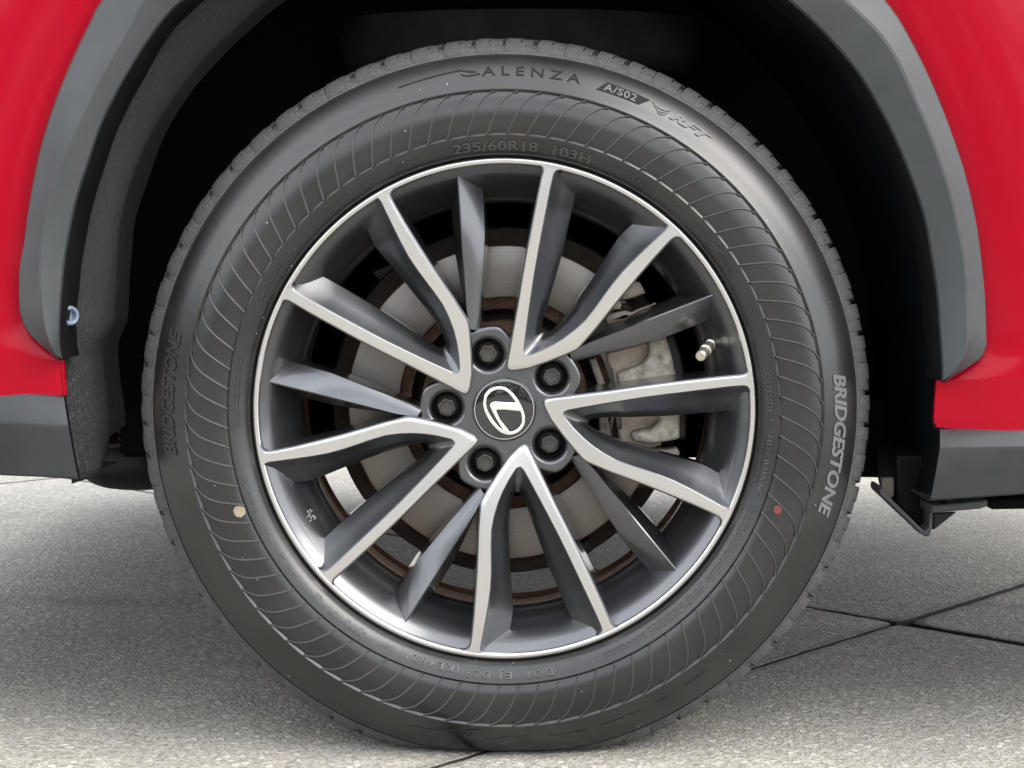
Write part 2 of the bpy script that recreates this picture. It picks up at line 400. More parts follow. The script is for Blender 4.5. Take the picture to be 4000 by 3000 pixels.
# a row of trees across the street, behind the photographer, seen only in the gloss of paint and rubber
LEAF = M_plain('tree_foliage', (.035, .05, .02), .7, .5, 3, 0)
rg = random.Random(11); tv = []; tf = []
def clump(c, rx, ry, rz, n):
    for k in range(n):
        u = Vector((rg.gauss(0, 1), rg.gauss(0, 1), rg.gauss(0, 1))).normalized() * rg.uniform(.75, 1.05)
        p = Vector((c[0]+u.x*rx, c[1]+u.y*ry, c[2]+u.z*rz)); b = len(tv); s_ = rg.uniform(.18, .42)
        for a in range(4):
            tv.append(p + Vector((rg.uniform(-s_, s_), rg.uniform(-s_, s_), rg.uniform(-s_, s_))))
        tf.append((b, b+1, b+2)); tf.append((b+1, b+2, b+3))
for k in range(26):
    t = k/25; x = -40 + 60*t; y = -27 - 2*math.sin(k*1.7); clump((x, y, 2.8 + rg.uniform(-.3, .6)), 2.4, 1.8, 3.0 + rg.uniform(0, 1.6), 560)
for k in range(12):
    clump((-17 + rg.uniform(-1, 1), -13 + k*2.2, 2.4), 1.4, 1.7, 2.6 + rg.uniform(0, .8), 380)
tag(from_pd('tree_line', tv, tf, None, LEAF, None), kind='stuff')

# ------------------------------------------------------------------ the car
car = bpy.data.objects.new('suv_car', None); COL.objects.link(car); car.location = (0, 0, 0)
tag(car, label='red sport utility car with grey wheel arch trim parked on concrete slabs', category='car')
def part(name, x=0, y=0, z=0):
    o = bpy.data.objects.new(name, None); COL.objects.link(o); o.parent = car; o.location = (x, y, z); return o

# ---- tyre
PROF = [(.2440, .012), (.2466, .0062), (.2480, .0015), (.2500, -.0030), (.2530, -.0068), (.2560, -.0092), (.2590, -.0112), (.2625, -.0130), (.2658, -.0145),
        (.2663, -.0147), (.2687, -.0131), (.2720, -.0150), (.2790, -.0163), (.2860, -.0168), (.2930, -.0165), (.3000, -.0150), (.3050, -.0134), (.3075, -.0122),
        (.3097, -.0138), (.3102, -.0138), (.3130, -.0120), (.3190, -.0092), (.3250, -.0058), (.3310, -.0018), (.3370, .0028), (.3430, .0078), (.3446, .0094),
        (.3449, .0106), (.3456, .0108), (.3459, .0098), (.3480, .0118), (.3520, .0165), (.3555, .0230), (.3590, .0330), (.3620, .0480), (.3630, .07),
        (.3630, .185), (.3600, .205), (.3520, .222), (.3350, .238), (.3000, .252), (.2700, .247), (.2500, .236), (.2420, .225)]
PR = np.array([p[0] for p in PROF[:35]]); PY = np.array([p[1] for p in PROF[:35]])
def ty(r): return float(np.interp(r, PR, PY))
def squash(p):
    """tyre flattened where it carries the car, bulging a little beside the contact patch"""
    q = Vector(p); b = max(0.0, -q.z - .30)
    lim = -AXH + .0005
    f = max(0.0, (-q.z - .318)) / .05 * math.exp(-(q.x/.12)**2)
    if q.y < .03: q.y -= .004 * f
    if q.z < lim + .010:
        d = lim + .010 - q.z; q.z = lim + .010 * math.exp(-d/.010)
    return q
tyre = lathe('tyre', PROF, car, [RUB, TREAD], 360, 28, [0]*26 + [0]*3 + [1]*7 + [0]*7, fn=squash)
tyre.location = (0, 0, AXH); tyre['label'] = 'black all-season radial tyre with ribbed sidewall'

# tread blocks round the outer shoulder
NB = 74
def block_mesh(th0, deform, var):
    prof = [(.3487, .0122), (.3525, .0162), (.3553, .0200), (.3559, .0209), (.3565, .0217), (.3600, .0275), (.3606, .0286), (.3612, .0297), (.3640, .0370), (.3672, .0480), (.3692, .0620), (.3700, .0800), (.3700, .105)]
    pitch = 2*math.pi/NB; split = .50 + var
    us = [.0, .004, .03, split-.028, split-.018, split+.018, split+.028, .40+.32, .85, .876, .88]
    v = []; f = []
    for i, u in enumerate(us):
        for k, (r, y) in enumerate(prof):
            d = 0.0
            if i in (0, 10): d = .0075 if k > 2 else (.004 if k > 0 else .0015)
            elif i in (1, 9): d = .0005
            if i in (4, 5) and k >= 6: d = .0035
            if i >= 6 and i <= 8:
                if k == 6: d = .0032
                if k >= 7: d = .0009
                if k == 3: d = .0026
            if i in (2, 3, 4, 5) and k == 3 and i >= 4: d = .0026
            th = th0 + pitch*u + .22*(y - .0122) + .25*max(0, y-.04)
            nrm = 1 if k > 8 else .72
            p = P(th, r - d*nrm, y + d*(1-nrm)*1.3)
            v.append(squash(p) if deform else p)
    K = len(prof)
    for i in range(len(us)-1):
        for k in range(K-1): f.append((i*K+k, i*K+k+1, (i+1)*K+k+1, (i+1)*K+k))
    # inner end wall
    a = [i*K+K-1 for i in range(len(us))]
    b0 = len(v); v += [squash(P(th0 + pitch*u + .04, .362, .106)) if deform else P(th0 + pitch*u + .04, .362, .106) for u in us]
    for i in range(len(us)-1): f.append((a[i], b0+i, b0+i+1, a[i+1]))
    return v, f
bprot = []
for vv in (0.0, -.06, .07):
    v, f = block_mesh(0, False, vv); bprot.append(from_pd('tread_block', v, f, tyre, TREAD, 32))
used = [False]*3
for i in range(NB):
    th = 2*math.pi*(i + .25*math.sin(i*2.1)*.25)/NB
    if abs(th - math.pi) < .62:
        v, f = block_mesh(th, True, [0, -.06, .07][i % 3]); from_pd('tread_block', v, f, tyre, TREAD, 32)
    else:
        o = bprot[i % 3]
        if used[i % 3]: o = o.copy(); COL.objects.link(o); o.parent = tyre
        used[i % 3] = True; o.rotation_euler = (0, th, 0)

# curved ribs in the recessed sidewall band
NR = 88
def rib_mesh(fn=None, th0=0):
    v = []; f = []; n = 18; ri, ro = .2676, .3088
    for i in range(n+1):
        t = i/n; t = t**.85 if t < .5 else t
        t = 1-(1-i/n)**1.5
        r = ri + (ro-ri)*t; th = th0 + .105*(.68*t + .32*t**7)
        dt = .105*(.68 + .32*7*t**6); tang = Vector((dt*r, ro-ri)).normalized()   # (along theta, along r)
        for s, h in ((-.0008, -.0002), (-.00035, .0014), (.0002, .0015), (.0012, -.0002)):
            rr = min(max(r - tang.x*s, ri-.0002), ro+.0002); tt = th + tang.y*s/r
            p = P(tt, rr, float(np.interp(r, [.2676, .2687, .272, .3075, .3088], [-.0140, -.0139, -.0151, -.0126, -.0134])) - h if r < .2722 or r > .305 else ty(r) - h); v.append(fn(p) if fn else p)
    for i in range(n):
        for k in range(3): f.append((i*4+k, i*4+k+1, i*4+k+5, i*4+k+4))
    return v, f
v, f = rib_mesh(); rib = from_pd('sidewall_rib', v, f, tyre, RUBB, 50); fst = True
for i in range(NR):
    th = 2*math.pi*i/NR + .011
    if math.cos(th + .05) < -.93:
        v, f = rib_mesh(squash, th); from_pd('sidewall_rib', v, f, tyre, RUBB, 50); continue
    o = rib if fst else rib.copy()
    if not fst: COL.objects.link(o); o.parent = tyre
    fst = False; o.rotation_euler = (0, th, 0)

# moulded writing
def text_mesh(txt, spacing=1.0, bold=0.0, shear=0.0):
    c = bpy.data.curves.new('t', 'FONT'); c.body = txt; c.size = 1; c.space_character = spacing; c.offset = bold; c.shear = shear
    c.extrude = .05; c.resolution_u = 3
    t = bpy.data.objects.new('t', c); me = bpy.data.meshes.new_from_object(t)
    bpy.data.objects.remove(t); bpy.data.curves.remove(c); return me
def lettering(txt, a0, a1, r, h, mat, raise_=.0006, spacing=1.0, bold=0.0, shear=0.0, name='lettering', parent=None, yfun=None, label=None):
    me = text_mesh(txt, spacing, bold, shear)
    a = np.array([v.co[:] for v in me.vertices]); x0, x1 = a[:, 0].min(), a[:, 0].max()
    y0 = -bold if bold else 0.0; y1 = .695 + bold
    yf = yfun or ty
    for v in me.vertices:
        x, yy, z = v.co
        th = R(a0 + (a1-a0)*(x-x0)/(x1-x0)); rr = r + h*((yy-y0)/(y1-y0) - .5)
        v.co = squash(P(th, rr, yf(rr) - raise_*(z+.05)/.1 + .0002*(1-(z+.05)/.1)))
    me.materials.clear(); me.name = name
    o = link(name, me, parent or tyre, [mat], None)
    o['label'] = label or ('raised lettering reading ' + txt); return o
def strip(pts, wdt, mat, raise_=.0006, name='moulding', closed=False, fillpoly=False):
    """raised moulding drawn on the sidewall; pts are (angle in degrees, radius)"""
    v = []; f = []
    if fillpoly:
        n = len(pts)
        if len(pts) == 4:
            rws = []
            for j in range(5):
                q = [tuple(np.array(pts[e0])*(1-j/4) + np.array(pts[e1])*j/4) for e0, e1 in ((0, 3), (1, 2))]
                rws.append([squash(P(R(a), r, ty(r) - raise_)) for a, r in [tuple(np.array(q[0])*(1-u/14) + np.array(q[1])*u/14) for u in range(15)]])
            rws = list(map(list, zip(*rws)))
            g = lambda l: [p + Vector((0, raise_ + .0004, 0)) for p in l]
            rws = [[g([r_[0]])[0]] + r_ + [g([r_[-1]])[0]] for r_ in rws]
            return grid(name, [g(rws[0])] + rws + [g(rws[-1])], tyre, mat, None)
        for (a, r) in pts: v.append(squash(P(R(a), r, ty(r) + .0003)))
        for (a, r) in pts: v.append(squash(P(R(a), r, ty(r) - raise_)))
        f = [tuple(range(n, 2*n))] + [(i, (i+1) % n, n+(i+1) % n, n+i) for i in range(n)]
    else:
        q = [np.array((R(a)*r, r)) for a, r in pts]
        n = len(q)
        for i in range(n):
            if closed: d = q[(i+1) % n]-q[i-1]
            else: d = q[min(i+1, n-1)]-q[max(i-1, 0)]
            d = d/np.linalg.norm(d); nn = np.array((-d[1], d[0]))
            for s, hh in ((-.5, .0003), (-.4, -1), (.4, -1), (.5, .0003)):
                p = q[i]+nn*s*wdt; rr = p[1]
                v.append(squash(P(p[0]/q[i][1], rr, ty(rr) + (hh if hh > 0 else -raise_))))
        m = n if closed else n-1
        for i in range(m):
            j = (i+1) % n
            for k in range(3): f.append((i*4+k, i*4+k+1, j*4+k+1, j*4+k))
        if not closed: f += [(0, 1, 2, 3), tuple((n-1)*4+k for k in (3, 2, 1, 0))]
    return from_pd(name, v, f, tyre, mat, None)

lettering('ALENZA', -3.7, 13.0, .3285, .0093, LETD, spacing=1.55, bold=.012)
strip([(15.9, .3225), (17.4, .3330), (25.1, .3318), (23.6, .3225)], 0, LETD, .0004, 'lettering_plate', fillpoly=True)
lettering('A/S02', 17.1, 22.9, .3275, .0072, LETL, .0011, 1.1, .012)
for k, (a, b, rr) in enumerate(((25.6, 28.9, .3318), (26.1, 28.7, .3292), (26.8, 28.5, .3268))):
    n = 9; strip([(a+(b-a)*i/n, rr - .0030*math.sin(math.pi*i/n)*(1 if i < n else 1)) for i in range(n+1)], .0014, LETL, .0009, 'wing_emblem')
lettering('RFT', 29.2, 37.2, .3290, .0088, LETL, .0009, 1.0, .05, .35)
lettering('BRIDGESTONE', 83.4, 108.2, .3275, .0138, LETL, .0009, .98, .035, .25)
lettering('BRIDGESTONE', 262.4, 284.0, .3285, .0135, LETW, .0012, .98, .035, .25, label='worn dark lettering reading BRIDGESTONE')
lettering('235/60R18  103H', -10.9, 18.9, .2568, .0088, LETM, .0015, 1.08, .03)
lettering('TUBELESS', 24.8, 34.0, .2570, .0046, LETM, .0013, 1.1)
lettering('RADIAL', 36.2, 42.4, .2570, .0046, LETM, .0013, 1.1)
lettering('OUTSIDE', 81.4, 90.3, .2578, .0052, LETM, .0013, 1.1, .02)
strip([(80.9, .2543), (80.9, .2612), (85.2, .2612), (85.2, .2543)], .0009, LETM, .0007, 'lettering_frame', closed=True)
lettering('SAFETY WARNING', 94.0, 108.0, .2595, .0058, LETM, .0013, 1.05, .015)
lettering('DOT', 169.3, 175.4, .2590, .0066, LETM, .0013, 1.25, .01)
lettering('EJ', 178.2, 180.9, .2590, .0066, LETM, .0013, 1.25, .01)
lettering('DC9', 183.0, 188.0, .2588, .0066, LETM, .0013, 1.25, .01)
lettering('JKE4621', 189.5, 201.6, .2570, .0064, LETM, .0013, 1.35, .01)
lettering('B', 184.3, 187.2, .3200, .0110, LETW, .0010, 1, .05, .5)
n = 24; strip([(164.6 + 1.3*math.cos(2*math.pi*i/n), .2585 + .0055*math.sin(2*math.pi*i/n)) for i in range(3, n-1)], .0009, LETM, .0006, 'recycle_mark')
strip([(164.6 + .6*math.cos(2*math.pi*i/n), .2585 + .0028*math.sin(2*math.pi*i/n)) for i in range(3, n-1)], .0008, LETM, .0006, 'recycle_mark')
strip([(51.8 + 1.35*math.cos(2*math.pi*i/n), .2578 + .0062*math.sin(2*math.pi*i/n)) for i in range(n)], .0010, LETM, .0008, 'approval_mark', closed=True)
lettering('E4', 51.1, 52.5, .2578, .0052, LETM, .0007, 1, .03)
# zig-zag accent lines beside the names
strip([(-18, .3285), (-12, .3300), (-7.4, .3318), (-5.6, .3290), (-4.6, .3285)], .0019, LETD, .0005, 'accent_line')
strip([(-7.2, .3270), (-6.2, .3247), (-4.0, .3262)], .0019, LETD, .0005, 'accent_line')
strip([(176, .3215), (180, .3218), (182, .3250), (183.4, .3255)][::-1], .0014, LETW, .0005, 'accent_line')
strip([(188, .3185), (190.5, .3190), (192, .3225), (197, .3245)], .0014, LETW, .0005, 'accent_line')
# mould vents and section marks
for a in (23.2, 34.9, 91.6, 160.2, 203.2, 209.5, 281.5, 325.5):
    strip([(a, .2520), (a+.15, .2610)], .0009, LETM, .0006, 'section_line')
# long illegible blocks of small print: rows of tiny raised strokes
def small_print(a0, a1, rows, r0, r1, seed, mat=LETM, dense=1.0):
    rg = random.Random(seed); v = []; f = []
    for k in range(rows):
        h = (r1-r0)/rows*.62; r = r1 - (k+.5)*(r1-r0)/rows; a = a0 + rg.uniform(0, .8)
        while a < a1 - rg.uniform(0, 1.0):
            wd = rg.uniform(.28, .42)*h/.0024/dense
            if rg.random() < .13: a += wd*.8; continue
            for s in range(rg.choice((2, 3, 3))):
                vert = rg.random() < .55
                ca = a + rg.uniform(.1, .8)*wd; cr = r + rg.uniform(-.35, .35)*h*(0 if vert else 1)
                da = (.04 if vert else wd*.35); dr = (h*.48 if vert else h*.09)
                b = len(v)
                for (sa, sr) in ((-1, -1), (1, -1), (1, 1), (-1, 1)): v.append(squash(P(R(ca+sa*da*1.25), cr+sr*dr*1.25, ty(cr)+.0002)))
                for (sa, sr) in ((-1, -1), (1, -1), (1, 1), (-1, 1)): v.append(squash(P(R(ca+sa*da), cr+sr*dr, ty(cr+sr*dr)-.0011)))
                f += [(b+4, b+5, b+6, b+7)] + [(b+i, b+(i+1) % 4, b+4+(i+1) % 4, b+4+i) for i in range(4)]
            a += wd*1.25
    o = from_pd('small_print', v, f, tyre, mat, None); o['kind'] = 'stuff'; return o
small_print(45.0, 49.2, 1, .2555, .2600, 19); small_print(53.8, 58.5, 2, .2545, .2605, 1)
small_print(95.5, 106, 1, .2525, .2555, 2)
small_print(110, 130, 3, .2535, .2625, 3); small_print(130.5, 147, 3, .2530, .2620, 4); small_print(147, 158.5, 2, .2545, .2610, 5)
small_print(204.0, 208.5, 2, .2540, .2600, 6); small_print(211, 226, 2, .2530, .2625, 7, dense=.6); small_print(227, 246, 1, .2555, .2620, 8, dense=.45)
small_print(247, 256, 1, .2580, .2620, 9); small_print(266, 282, 2, .2550, .2610, 10); small_print(294, 305, 2, .2540, .2605, 11)
small_print(318, 325, 1, .2555, .2585, 12); small_print(327.5, 332, 1, .2550, .2595, 13); small_print(336, 342.5, 1, .2550, .2590, 14)
small_print(141, 147.5, 1, .3225, .3250, 15); small_print(150, 153, 1, .3235, .3260, 16); small_print(155, 163, 1, .3235, .3258, 17); small_print(165, 173, 1, .3240, .3262, 18)
# paint dots
def dot(a, r, rad, mat, label, seed):
    rg = random.Random(seed); n = 18; o = strip([(a + math.degrees(rad*(1+rg.uniform(-.08, .08))*math.cos(2*math.pi*i/n)/r), r + rad*(1+rg.uniform(-.1, .05))*math.sin(2*math.pi*i/n)) for i in range(n)], 0, mat, .0009, 'paint_dot', fillpoly=True)
    o['label'] = label
dot(249.4, .2745, .0058, DOTY, 'cream paint dot beside the rim', 1)
dot(109.5, .2815, .0042, DOTR, 'faded red paint dot', 2)
# hair-like mould vent nubs
rg = random.Random(9); v = []; f = []
for k in range(38):
    a = rg.uniform(0, 2*math.pi); r = rg.choice((rg.uniform(.248, .262), rg.uniform(.27, .306), rg.uniform(.312, .34))); s = rg.uniform(.0002, .00055)
    c = squash(P(a, r, ty(r) - .0003)); b = len(v)
    v += [c+Vector((-s, 0, -s)), c+Vector((s, 0, -s)), c+Vector((s, 0, s)), c+Vector((-s, 0, s)), c+Vector((0, -s, 0))]
    f += [(b, b+1, b+4), (b+1, b+2, b+4), (b+2, b+3, b+4), (b+3, b, b+4)]
tag(from_pd('grit', v, f, tyre, M_plain('grit_specks', (.35, .31, .26), .9, .3, 300, 0), None), kind='stuff')

# ---- alloy wheel
def yf(r): return .023 * (1 - min(r, .246)/.246)**1.8
wheel = lathe('alloy_wheel', [(.2406, .0022), (.2398, .0032), (.2380, .0052), (.2340, .0088), (.2290, .0150), (.2240, .0225), (.2195, .0300), (.2170, .0345), (.2155, .0365), (.2120, .0420), (.2085, .0490), (.2060, .0570),
        (.2052, .0630), (.2060, .0660), (.2100, .0900), (.2160, .1300), (.2220, .1750), (.2240, .1900), (.2330, .1960), (.2440, .1990), (.2440, .2060), (.2300, .2040), (.2200, .1960)], car, [GUN, BARREL], 240, 24, [0]*12 + [1]*10)
wheel.location = (0, 0, AXH); wheel['label'] = 'two-tone alloy wheel, gunmetal with machined spoke faces'
ring = lathe('rim_lip', [(.2440, .0120), (.2466, .0070), (.2468, .0040), (.2463, .0017), (.2453, .0005), (.2440, .0000), (.2425, .0001), (.2413, .0004), (.2405, .0010), (.2398, .0035)], wheel, POL, 300, 60)
ring['label'] = 'bright machined outer lip'

def A(pts, y):   # crop of the upper right of the wheel, traced
    o = []
    for p in pts:
        yy = p[2] if len(p) > 2 else y
        o.append(W(1900 + p[0]/1.844, 600 + p[1]/1.844, yy))
    return o
aL = A([(372, 80), (392, 84), (406, 94), (413, 110), (413, 135), (402, 185), (376, 300), (338, 490), (300, 685), (266, 880), (235, 1075), (205, 1240), (175, 1410), (158, 1500), (153, 1535)], .006)
bL = A([(160, 1556), (195, 1562), (300, 1545), (450, 1492), (560, 1448), (640, 1412), (662, 1396), (720, 1330), (782, 1258), (870, 1145), (960, 1032), (1070, 900), (1190, 760), (1290, 650), (1328, 612), (1350, 597), (1372, 592), (1396, 602), (1416, 622)], .006)
aR = A([(545, 118), (518, 116), (500, 121), (486, 136), (476, 165), (456, 250), (430, 385), (400, 540), (370, 700), (340, 870), (312, 1060), (292, 1200), (275, 1330), (266, 1415)], .008)
bR = A([(272, 1448), (300, 1462), (330, 1452), (410, 1420), (490, 1380), (565, 1334), (645, 1272), (722, 1200), (790, 1112), (852, 1025), (912, 942), (980, 858), (1060, 775), (1150, 688), (1230, 612), (1284, 562), (1304, 540), (1311, 518), (1305, 496), (1288, 472)], .006)
aRb = A([(640, 235), (642, 270), (632, 330), (615, 410), (580, 570), (545, 725), (510, 850), (480, 955), (448, 1060), (418, 1155), (404, 1215), (398, 1262)], .025)
bRb = A([(402, 1288), (425, 1302), (455, 1290), (490, 1262), (530, 1222), (580, 1165), (640, 1085), (700, 995), (760, 905), (805, 838), (850, 765), (900, 685), (950, 610), (1000, 555), (1045, 515), (1085, 480), (1110, 455), (1115, 430)], .025)
NV = 72
outer = resamp(aL, NV) + resamp(bL, NV); inner = resamp(aR, NV) + resamp(bR, NV); innerb = resamp(aRb, NV) + resamp(bRb, NV)
def rad(p): return math.hypot(p.x, p.z)
def offs(loop, d):
    o = []
    for i, p in enumerate(loop):
        a = loop[max(i-2, 0)]; b = loop[min(i+2, len(loop)-1)]; t = Vector((b.x-a.x, 0, b.z-a.z)).normalized()
        o.append(p + Vector((t.z, 0, -t.x))*d)
    return o
def sety(loop, f): return [Vector((p.x, f(p), p.z)) for p in loop]
fo = sety(outer, lambda p: yf(rad(p)) + .0003); fi = sety(inner, lambda p: yf(rad(p)) + .0003)
# rows from the outside wall's back edge, over the machined face, into the pocket and back
def sgn(loop, ref): return 1
c_out = offs(fo, .0014); c_in = offs(fi, -.0011)
test = (c_out[96] - fi[96]).length > (fo[96] - fi[96]).length
if not test: c_out = offs(fo, -.0014); c_in = offs(fi, .0011)
so_ = 1 if test else -1
rows = [sety(offs(fo, so_*.0048), lambda p: yf(rad(p)) + .050), sety(offs(fo, so_*.0036), lambda p: yf(rad(p)) + .030), sety(offs(fo, so_*.0020), lambda p: yf(rad(p)) + .0075), sety(offs(fo, so_*.0018), lambda p: yf(rad(p)) + .0026), sety(c_out, lambda p: yf(rad(p)) + .0010)]
mi = [1, 1, 1, 1]
for t in (0, .33, .67, 1):
    rows.append([a.lerp(b, t) for a, b in zip(fo, fi)])
mi += [1, 0, 0, 0]
ci = sety(c_in, lambda p: yf(rad(p)) + .0010)
mid = [Vector((a.x*.5+b.x*.5, a.y*.45 + .025*.55, a.z*.5+b.z*.5)) for a, b in zip(ci, innerb)]
q1 = [a.lerp(m, .12) + Vector((0, .001, 0)) for a, m in zip(ci, mid)]
bk = sety(innerb, lambda p: .025 + .011*(1-rad(p)/.24)); bk2 = sety(innerb, lambda p: .058)
rows += [ci, q1, mid, bk, bk2]; mi += [1, 1, 1, 1, 1]
v_spoke = grid('twin_spoke', rows, wheel, [POL, GUN], 32, mi)
# dark single spokes
rdg = resamp(A([(1672, 996), (1640, 1010), (1400, 1105), (1100, 1222), (725, 1368), (650, 1412), (610, 1440)], .010), 24)
low = resamp(A([(1652, 1166), (1628, 1176), (1300, 1300), (860, 1422), (720, 1468), (650, 1488), (610, 1496)], .012), 24)
upb = resamp(A([(1560, 985), (1350, 1036), (1100, 1142), (870, 1262), (760, 1330), (690, 1375)], .040), 24)
ys = lambda p: .0085 + .0175*(1 - rad(p)/.246)
rdg = sety(rdg, ys); low2 = [Vector((p.x, ys(p) + .004 + .0165*max(0, 1 - i/15)**1.6, p.z)) for i, p in enumerate(low)]
def ml(a, b, t, dy=0): return [Vector((p.x*(1-t)+q.x*t, p.y*(1-t)+q.y*t+dy, p.z*(1-t)+q.z*t)) for p, q in zip(a, b)]
upb = sety(upb, lambda p: .042)
lw1 = ml(low2, upb, -.10, .004); lw2 = sety(ml(low2, upb, -.16), lambda p: .040); lw3 = sety(ml(low2, upb, -.19), lambda p: .060)
rows = [sety(upb, lambda p: .062), upb, ml(rdg, upb, .5, .004), ml(rdg, upb, .09, .0012), ml(rdg, upb, .03, .0002), ml(rdg, low2, .05, -.0002), ml(rdg, low2, .5, -.0008), ml(rdg, low2, .94), lw1, lw2, lw3]
s_spoke = grid('single_spoke', rows, wheel, GUN, 30)
# end cap where a dark spoke dies into the dish is buried in the rim
for base in (v_spoke, s_spoke):
    for k in range(1, 5):
        o = base.copy(); COL.objects.link(o); o.parent = wheel; o.rotation_euler = (0, 2*math.pi*k/5, 0)
v_spoke['label'] = 'V-shaped spoke with bright machined face'
# hub with five bolt seats
NA0 = R(-16.3); hub_o = []
for k in range(5):
    c = NA0 + k*2*math.pi/5
    for dt, r in ((-36, .062), (-29, .064), (-23, .069), (-18, .0765), (-13, .0820), (-7, .0838), (0, .0840), (7, .0838), (13, .0820), (18, .0765), (23, .070), (29, .065)):
        p = P(c + R(dt), r); hub_o.append((p.x, p.z))
hub_o = [tuple(p) for p in spline([Vector(q) for q in hub_o + hub_o[:1]], 241)][:-1]
holes = [[(lambda p: (p.x, p.z))(P(NA0 + k*2*math.pi/5, .0572) + P(R(-a), .0168)) for a in range(0, 360, 12)] for k in range(5)]
hub = extrude2d('hub', [hub_o] + holes, .0420, .0195, .0036, wheel, GUN, 5, 40)
for k in range(5):
    c = P(NA0 + k*2*math.pi/5, .0572)
    nb = lathe('bolt_seat', [(.0172, .0245), (.0160, .0245), (.0154, .0265), (.0150, .033), (.0137, .0355), (.0122, .0370), (.0117, .043), (.0001, .043)], wheel, CUP, 36, 30) if k == 0 else seat0.copy()
    if k == 0: seat0 = nb
    else: COL.objects.link(nb); nb.parent = wheel
    nb.location = c
    if k == 0:
        bm = bmesh.new()
        rws = []
        for rr, y in ((.0105, .044), (.0113, .0405), (.0113, .0380), (.0102, .0365), (.0090, .0360)):
            rws.append([bm.verts.new(P(2*math.pi*i/24, rr, y)) for i in range(24)])
        for kx, y in ((1.0, .0355), (1.0, .0287), (.955, .0273), (.80, .0271), (.74, .0283), (.30, .0287)):
            ring_ = []
            for i in range(24):
                a = 2*math.pi*i/24 + R(10); hexr = .0082/math.cos(((a + math.pi/6) % (math.pi/3)) - math.pi/6)
                rr = hexr if kx >= .95 else (.0082 + (hexr-.0082)*.3)
                ring_.append(bm.verts.new(P(a, rr*kx, y)))
            rws.append(ring_)
        for a in range(len(rws)-1):
            for b in range(24): bm.faces.new((rws[a][b], rws[a][(b+1) % 24], rws[a+1][(b+1) % 24], rws[a+1][b]))
        bm.faces.new(rws[-1]); bmesh.ops.recalc_face_normals(bm, faces=bm.faces)
        me = bpy.data.meshes.new('lug_bolt'); bm.to_mesh(me); bm.free(); lb = link('lug_bolt', me, wheel, [BOLT], 28); lug0 = lb
    else:
        lb = lug0.copy(); COL.objects.link(lb); lb.parent = wheel
    lb.location = c; lb.rotation_euler = (0, k*1.9, 0)
# valve stem
vb, vt = P(R(72.4), .2185, .043), P(R(74.4), .1990, .004); ax = (vt-vb)
vs = tube('valve_stem', [vb, vb+ax*.22, vb+ax*.24, vb+ax*.40, vb+ax*.42, vb+ax*.60, vb+ax*.62, vb+ax*.66, vb+ax*.68, vb+ax*.97, vt], [.0060, .0058, .0046, .0046, .0060, .0060, .0046, .0046, .0055, .0055, .0045], wheel, BRASS, 20)
vg = tube('valve_grommet', [vb-ax*.1, vb+ax*.06, vb+ax*.12], [.0088, .0085, .0062], wheel, BLK, 20)
# casting mark on the dish at lower left
cv = []; cf = []; rg = random.Random(4)
dish_y = lambda r: float(np.interp(r, [.2155, .2195, .224, .229], [.0365, .030, .0225, .015]))
for k in range(13):
    a = 239.9 + (k % 5)*.62 + rg.uniform(-.1, .1); r = .2190 + rg.uniform(0, .0055); b0 = len(cv)
    wa, wr_ = (.26, .0005) if rg.random() < .5 else (.09, .0014)
    for yo in (0, -.0004):
        for sa, sr in ((-1, -1), (1, -1), (1, 1), (-1, 1)): cv.append(P(R(a + sa*wa), r + sr*wr_, dish_y(r + sr*wr_) + .0002 + yo))
    cf += [(b0+4, b0+5, b0+6, b0+7)] + [(b0+q, b0+(q+1) % 4, b0+4+(q+1) % 4, b0+4+q) for q in range(4)]
tag(from_pd('casting_mark', cv, cf, wheel, M_plain('casting_mark_paint', (.25, .255, .265), .4, .3, 500, 0), None), kind='stuff')

# ---- centre cap with emblem
cap = part('centre_cap', 0, .0045, AXH)
lathe('cap_disc', [(.0001, .0128), (.0150, .0130), (.0260, .0134), (.0284, .0138), (.0294, .0150), (.0300, .0200)], cap, GLOSSBLK, 72, 40)
lathe('cap_rim', [(.0287, .0142), (.02895, .0132), (.0294, .0132), (.0298, .0144), (.0300, .0170)], cap, CHROME, 72, 60)
lathe('cap_surround', [(.0300, .0150), (.0306, .0146), (.0316, .0160), (.0320, .0180)], cap, GUN, 72, 60)
def E(pts): return [(lambda p: (p.x, p.z))(W(1500 + x/2.37, 1200 + y/2.37, .012)) for x, y in pts]
ov = [(915, 880), (928, 820), (972, 766), (1038, 738), (1110, 742), (1172, 782), (1230, 848), (1270, 918), (1297, 985), (1305, 1050), (1290, 1112), (1242, 1162), (1172, 1186), (1102, 1174), (1040, 1130), (982, 1062), (940, 990), (920, 930)]
oc = np.mean(np.array(ov), axis=0)
ovs = [tuple(p) for p in spline([Vector((x, y)) for x, y in ov + [ov[0]]], 72)][:-1]
ovi = [tuple(oc + (np.array(p)-oc)*(1 - 30/np.linalg.norm(np.array(p)-oc))) for p in ovs]
extrude2d('emblem_oval', [E(ovs), E(ovi)], .0126, .0012, .0006, cap, CHROME, 3, 60)
ll = [(978, 918), (986, 896), (1006, 880), (1030, 876), (1235, 890), (1246, 905), (1284, 940), (1284, 968), (1120, 952), (1046, 952), (1040, 966), (1070, 1040), (1160, 1150), (1150, 1166), (1118, 1172), (1040, 1040)]
extrude2d('emblem_stroke', [E(ll)], .0124, .0014, .0006, cap, CHROME, 3, 60)

